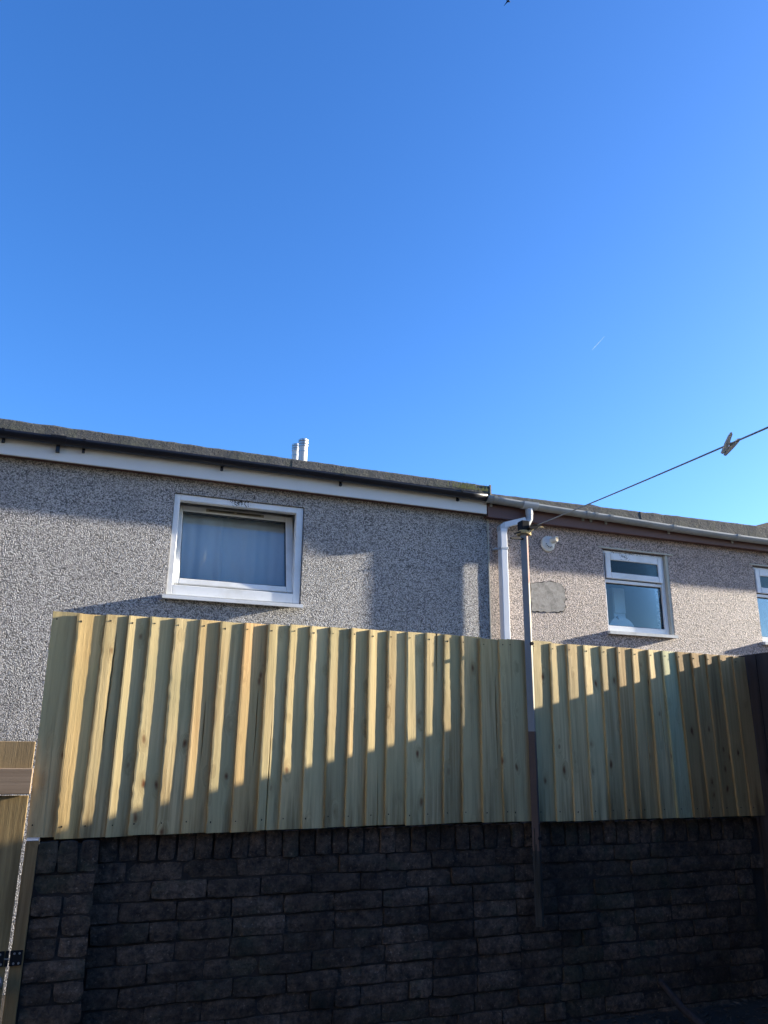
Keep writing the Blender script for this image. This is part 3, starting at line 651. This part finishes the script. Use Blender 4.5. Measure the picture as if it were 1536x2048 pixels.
# ---------------------------------------------------------------- dark fence returning towards the viewer on the right
df = thing('dark_fence', 'dark stained board fence at the right edge meeting the pale fence at a corner', 'fence', (3.70, 1.8, GZ))
y = 3.90; k = 0
while y > -3.5:
    wdt = 0.128; zt = 1.925 + rnd.uniform(-.003, .003)
    b = MB(); b.poly([(3.661, y, GZ), (3.653, y - wdt, GZ), (3.653, y - wdt, zt), (3.661, y, zt), (3.666, y, GZ), (3.667, y - wdt, GZ), (3.667, y - wdt, zt), (3.666, y, zt)], [(0, 1, 2, 3), (4, 7, 6, 5), (0, 4, 5, 1), (2, 6, 7, 3), (0, 3, 7, 4), (1, 5, 6, 2)])
    b.build('board', M['dark_fence'], df); y -= wdt - 0.012; k += 1
for z in (0.5, 1.1, 1.7): MB().box(3.6725, 3.72, -3.5, 3.75, z - 0.04, z + 0.04).build('rail', M['dark_fence'], df)

# ---------------------------------------------------------------- gate and its post
gp = thing('gate_post', 'slim timber gate post between the gate and the brick pier', 'post', (-0.130, 3.66, GZ))
MB().box(-0.153, -0.1065, 3.600, 3.70, GZ - 0.1, 1.0075, 0.003).build('post_shaft', M['gate_wood'], gp).color = (.6, .52, .42, 1)
MB().box(-0.1525, -0.107, 3.5995, 3.7005, 1.008, 1.0125, 0.001).build('sunlit_sawn_top', M['upvc'], gp)  # white material paints the light on the sawn post top
gate = thing('gate', 'weathered vertical board gate with a planed rail across its top', 'gate', (-0.7, 3.62, GZ))
x = -0.165
for k in range(8):
    wdt = 0.135; b = MB(); b.box(x - wdt, x, 3.597, 3.617, 0.20, 1.176 + rnd.uniform(-.004, .004) - 0.012 * (k > 0), 0.002)
    o = b.build('board', M['gate_wood'], gate); o.color = [(.72, .67, .56, 1), (.62, .57, .5, 1), (.68, .66, .6, 1)][k % 3]; x -= wdt + 0.003
x = -0.166
for k in range(8):
    b = MB(); b.box(x - 0.135, x, 3.600, 3.618, 1.20, 1.386, 0.002); o = b.build('top_board', M['gate_wood'], gate); o.color = (.74, .68, .66, 1); x -= 0.1365
MB().box(-1.25, -0.160, 3.572, 3.5965, 1.184, 1.283, 0.003).build('top_rail', M['rail_wood'], gate).color = (.8, .78, .78, 1)
MB().box(-1.20, -0.19, 3.6175, 3.66, 0.42, 0.52).build('ledge', M['gate_wood'], gate)
MB().box(-1.20, -0.19, 3.6185, 3.66, 1.20, 1.30).build('ledge', M['gate_wood'], gate)
hg = thing('hinge', 'black strap hinge joining the gate to its slim post', 'hinge', (-0.16, 3.60, 0.57))
MB().box(-0.32, -0.1755, 3.590, 3.5955, 0.570, 0.622).build('gate_leaf', M['black_metal'], hg)
MB().box(-0.155, -0.1115, 3.590, 3.5955, 0.570, 0.622).build('post_leaf', M['black_metal'], hg)
MB().tube([(-0.165, 3.592, 0.570), (-0.165, 3.592, 0.594)], 0.006, 10).tube([(-0.165, 3.592, 0.598), (-0.165, 3.592, 0.622)], 0.006, 10).build('knuckle', M['black_metal'], hg)
MB().box(-0.174, -0.157, 3.585, 3.592, 0.594, 0.598).build('pin_washer', M['steel'], hg)
for (x, z) in ((-0.140, .612), (-0.122, .612), (-0.140, .578), (-0.122, .578), (-0.19, .612), (-0.183, .578)):
    MB().tube([(x, 3.5895, z), (x, 3.588, z)], 0.0042, 8).build('screw', M['steel'], hg)
kb = thing('metal_ball', 'round dark metal ball low on the gate at the left edge', 'metal ball', (-0.200, 3.60, 0.515))
MB().tube([(-0.200, 3.597, .52), (-0.200, 3.585, .52), (-0.200, 3.575, .52), (-0.200, 3.560, .52), (-0.200, 3.547, .52), (-0.200, 3.541, .52)], [.012, .012, .028, .034, .026, .006], 20).build('ball', M['steel'], kb, smooth=True)

# ---------------------------------------------------------------- washing line post, line and peg
lp = thing('line_post', 'tall grey painted washing line post with a bare timber foot in front of the fence', 'post', (2.163, 3.588, 0.565))
PX, PYc, HD = 2.163, 3.592, 0.0235
def dia(z0, z1, name, ml, mr, n=1, jit=0.0, hd=HD, px0=PX, px1=PX):
    """Square post set corner-on: left face part and right face part."""
    b = MB(); n = max(1, n); co = []
    for j in range(n + 1):
        z = z0 + (z1 - z0) * j / n; jx = rnd.uniform(-jit, jit); jy = rnd.uniform(-jit, jit); cx = px0 + (px1 - px0) * j / n + jx
        co += [(cx - hd, PYc + jy, z), (cx - 0.001, PYc - hd + 0.001 + jy, z), (cx + 0.0025, PYc - hd + 0.001, z), (cx + hd, PYc, z), (cx, PYc + hd, z)]
    fs = []
    for j in range(n):
        for k in range(5): fs.append((j * 5 + k, j * 5 + (k + 1) % 5, (j + 1) * 5 + (k + 1) % 5, (j + 1) * 5 + k))
    fs += [(0, 1, 2, 3, 4), tuple(n * 5 + k for k in range(5))[::-1]]
    b.poly(co, fs); o = b.build(name, ml, lp)
    return o
up = dia(1.232, 2.520, 'pole', M['post_paint'], None)
up.data.materials.append(M['cream']); up.data.materials.append(M['rust']); up.data.materials.append(M['primer'])
bm = bmesh.new(); bm.from_mesh(up.data)
for z in (1.463, 2.23, 2.50):
    bmesh.ops.bisect_plane(bm, geom=bm.verts[:] + bm.edges[:] + bm.faces[:], plane_co=(0, 0, z - 1.232), plane_no=(0.0, 0, 1))
for f in bm.faces:
    z = f.calc_center_median().z + 1.232; nn = f.normal
    if z < 1.463: f.material_index = 3
    elif nn.x > 0.3 and nn.y < -0.2:
        f.material_index = 2 if 2.23 < z < 2.50 else 1  # cream on the right face stands in for sunlight; the reddish band is paint
bm.to_mesh(up.data); bm.free()
dia(0.90, 1.2315, 'pole_sleeve', M['primer'], None, 6, 0.0008)
dia(0.566, 0.8995, 'timber_foot', M['old_wood'], None, 10, 0.0016, HD * 0.98)
b = MB()
for k in range(7):                                # splintered strips standing on the timber
    z0 = rnd.uniform(.58, .8); x = PX - 0.017 + 0.005 * k
    b.box(x, x + 0.0035, PYc - HD + abs(x - PX) * 0.95 - 0.003, PYc - HD + abs(x - PX) * 0.95 + 0.004, z0, z0 + rnd.uniform(.1, .3))
b.build('splinters', M['old_wood'], lp)
b = MB(); b.box(PX - 0.028, PX + 0.020, PYc - 0.030, PYc + 0.022, 2.5205, 2.578, 0.004); b.build('top_collar', M['black_metal'], lp)
for (z, x) in ((1.907, 2.167), (0.957, 2.168)):
    MB().tube([(x, PYc - 0.032, z), (x, PYc - 0.020, z)], 0.010, 6).tube([(x, PYc - 0.020, z), (x, BY + 0.01 if z < 1 else FP + 0.025, z)], 0.005, 8).build('bolt', M['black_metal'], lp)
MB().tube([(PX - 0.015, PYc - 0.01, 2.520), (PX - 0.045, PYc - 0.02, 2.508), (PX - 0.075, PYc - 0.03, 2.494)], [0.0045, 0.0045, 0.0055], 8).build('hook_arm', M['black_metal'], lp)
MB().tube([(PX - 0.015, PYc - 0.01, 2.477), (PX - 0.105, PYc - 0.035, 2.466)], 0.0062, 8).build('hook_arm', M['black_metal'], lp)
b = MB(); b.extrude_y([(PX + 0.004, 2.535), (PX + 0.04, 2.556), (PX + 0.075, 2.566), (PX + 0.083, 2.55), (PX + 0.055, 2.532), (PX + 0.02, 2.528)], PYc - 0.045, PYc - 0.020); b.build('line_bracket', M['black_metal'], lp)
b = MB()
for k in range(3): b.tube([(PX + 0.036 * math.cos(a), PYc + 0.036 * math.sin(a), 2.505 + 0.006 * k + 0.004 * math.sin(2 * a)) for a in [2 * math.pi * q / 14 for q in range(15)]], 0.0035, 6)
b.tube([(PX + 0.01, PYc - 0.034, 2.505), (PX + 0.03, PYc - 0.04, 2.525), (PX + 0.05, PYc - 0.042, 2.54)], 0.003, 6)
b.tube([(PX + 0.05, PYc - 0.042, 2.535), (PX + 0.075, PYc - 0.045, 2.545), (PX + 0.10, PYc - 0.04, 2.548)], 0.002, 6)
tag(b.build('twine', M['twine']), 'yellow twine knotted round the top of the grey line post', 'twine')

A = Vector((2.225, 3.552, 2.556)); B = Vector((1.722, 1.664, 2.268))
dirv = (B - A)
def lpt(s): return A + dirv * s + Vector((0, 0, -0.020 * 4 * (s / 2.4) * (1 - s / 2.4) + 0.02 * 4 * (1 / 2.4) * (1 - 1 / 2.4) * s))
b = MB(); b.tube([lpt(2.75 * k / 60) for k in range(61) if 2.75 * k / 60 < 1.13], 0.0029, 8); 
ln = b.build('washing_line', M['rope'], smooth=True); tag(ln, 'thin grey washing line running from the post top across the sky', 'washing line')
b = MB(); b.tube([lpt(2.75 * k / 60) for k in range(61) if 2.75 * k / 60 > 1.175], 0.0029, 8); b.build('line_cover', M['rope'], ln, smooth=True)
MB().tube([lpt(1.09), lpt(1.15), lpt(1.20)], 0.0013, 6).build('bare_core', M['steel'], ln)
E2 = lpt(2.75)
t = thing('line_post', 'second plain washing line post standing behind the viewer', 'post', (E2.x, E2.y - 0.02, GZ))
MB().tube([(E2.x, E2.y - 0.03, GZ - 0.05), (E2.x, E2.y - 0.03, E2.z + 0.06)], 0.024, 12).build('pole', M['post_paint'], t); MB().tube([(E2.x, E2.y - 0.03, E2.z), (E2.x, E2.y + 0.008, E2.z)], 0.006, 8).build('hook_arm', M['black_metal'], t)
# peg: two prongs crossing at a spring
pg = thing('clothes_peg', 'weathered wooden clothes peg clipped on the washing line', 'peg', lpt(1.0))
Pc = lpt(1.0); ex = R_; ez = U_
def peg_prong(sign):
    out = [(-.006, -.040), (.0005, -.041), (.006, -.020), (.0055, .0), (.003, .014), (.002, .030), (-.004, .036), (-.007, .022), (-.0075, -.005)]
    th = math.radians(-9 * sign); al = math.radians(-33); co = []
    for d in (-0.005, 0.005):
        for (x_, z_) in out:
            x1 = -x_ * sign * .9 + sign * .0032; z1 = z_ * .9 + .034
            x2 = math.cos(th) * x1 - math.sin(th) * z1; z2 = math.sin(th) * x1 + math.cos(th) * z1 - .034
            co.append(Pc + ex * (math.cos(al) * x2 - math.sin(al) * z2) + ez * (math.sin(al) * x2 + math.cos(al) * z2) + F_ * (d + sign * 0.0006))
    n = len(out); b = MB(); b.poly(co, [tuple(range(n)), tuple(range(n, 2 * n))[::-1]] + [(i, (i + 1) % n, n + (i + 1) % n, n + i) for i in range(n)])
    return b.build('prong', M['peg'], pg)
peg_prong(1); peg_prong(-1)
MB().tube([Pc - F_ * 0.008, Pc + F_ * 0.008], 0.0042, 10).build('spring', M['steel'], pg)

# ---------------------------------------------------------------- small growth and litter
b = MB(); rr = random.Random(4)
for k in range(80):
    x = rr.gauss(3.42, .10) if rr.random() < .7 else rr.gauss(3.28, .06)
    if not 3.1 < x < 3.59: continue
    y = rr.uniform(6.588, 6.597); h = rr.uniform(.025, .08); z = 3.835; lean = rr.uniform(-.03, .03); wd = .0035
    b.poly([(x - wd, y, z), (x + wd, y, z), (x + lean * .5 + wd * .7, y - .004, z + h * .6), (x + lean * .5 - wd * .7, y - .004, z + h * .6), (x + lean, y - .012, z + h)], [(0, 1, 2, 3), (3, 2, 4)])
tag(b.build('grass', M['grass']), 'tuft of grass growing in the roof edge at the end of the black gutter', 'grass', kind='stuff')
b = MB()
for k in range(900):
    x = rr.uniform(2.3, 3.66); y = rr.uniform(2.6, 3.65); z = GZ + 0.004 + 0.05 * max(0, (x - 2.9)) * rr.random(); s = rr.uniform(.008, .026); a = rr.uniform(0, 6.3); tl = rr.uniform(-.6, .6)
    c_, s_ = math.cos(a) * s, math.sin(a) * s
    b.poly([(x - c_, y - s_, z), (x + s_ * .4, y - c_ * .4, z + tl * s * .5 + s * .3), (x + c_, y + s_, z + tl * s), (x - s_ * .4, y + c_ * .4, z + s * .3)], [(0, 1, 2, 3)])
tag(b.build('leaf_litter', M['leaf']), 'dead leaves and twigs littering the ground in the dark right corner', 'leaf litter', kind='stuff')
b = MB(); b.tube([(2.86, 3.62, 0.27), (2.84, 3.45, 0.20), (2.83, 3.15, 0.125)], [0.014, 0.018, 0.019], 8)
tag(b.build('timber_offcut', M['dark_fence']), 'dark timber offcut leaning against the foot of the black wall', 'timber')
wd_ = thing('weed', 'small green weed seen through the gap beside the gate', 'plant', (-0.19, 4.25, AZ))
b = MB()
for k in range(16):
    a = rr.uniform(0, 6.3); L = rr.uniform(.1, .3); hx = math.cos(a) * L * .25; hy = math.sin(a) * L * .25
    p0 = Vector((-0.20, 4.25, AZ)); p2 = p0 + Vector((hx, hy, L + .28)); p1 = (p0 + p2) / 2 + Vector((hx * .1, hy * .1, .04))
    b.poly([p0 + Vector((-.004, 0, 0)), p0 + Vector((.004, 0, 0)), p1 + Vector((.008, 0, 0)), p2, p1 + Vector((-.008, 0, 0))], [(0, 1, 2, 3, 4)])
b.build('leaves', M['grass'], wd_)

# ---------------------------------------------------------------- in the sky
bd = thing('bird', 'tiny dark bird flying at the very top edge of the sky', 'bird', (0, 0, 0))
Pb = Vector((0, 0, 1.4)) + (F_ + R_ * (248 / 1551.27) + U_ * (1021.5 / 1551.27)) * 60
bd.location = Pb
b = MB(); b.tube([Pb + Vector((-.16, 0, .0)), Pb + Vector((-.08, 0, .0)), Pb + Vector((.05, 0, 0)), Pb + Vector((.15, 0, .02)), Pb + Vector((.22, 0, .01))], [.01, .05, .06, .035, .005], 10); b.build('body', M['black_metal'], bd, smooth=True)
for s in (1, -1):
    q = MB(); q.poly([Pb + Vector((-.07, 0, .02)), Pb + Vector((.06, 0, .02)), Pb + Vector((.02, s * .3, .12)), Pb + Vector((-.08, s * .55, .05)), Pb + Vector((-.05, s * .25, .10))], [(0, 1, 2, 3, 4)]); q.build('wing', M['black_metal'], bd)
t = NT('ice_trail'); df_ = t.n('ShaderNodeBsdfDiffuse', {'Color': (0.8, 0.8, 0.8)}); tr_ = t.n('ShaderNodeBsdfTransparent'); mx_ = t.n('ShaderNodeMixShader', {0: 0.10, 1: tr_.outputs[0], 2: df_.outputs[0]}); t.t.links.new(mx_.outputs[0], t.out.inputs[0])
def far(px, py, d): return Vector((0, 0, 1.4)) + (F_ + R_ * ((px - 768) / 1551.27) - U_ * ((py - 1024) / 1551.27)) * d
b = MB(); p0, p1 = far(1184, 700, 4000), far(1209, 673, 4300); b.tube([p0, p0.lerp(p1, .5), p1], [0.9, 1.4, 0.7], 8)
tag(b.build('contrail', t.m), 'short faint white aircraft trail in the sky above the washing line', 'contrail')
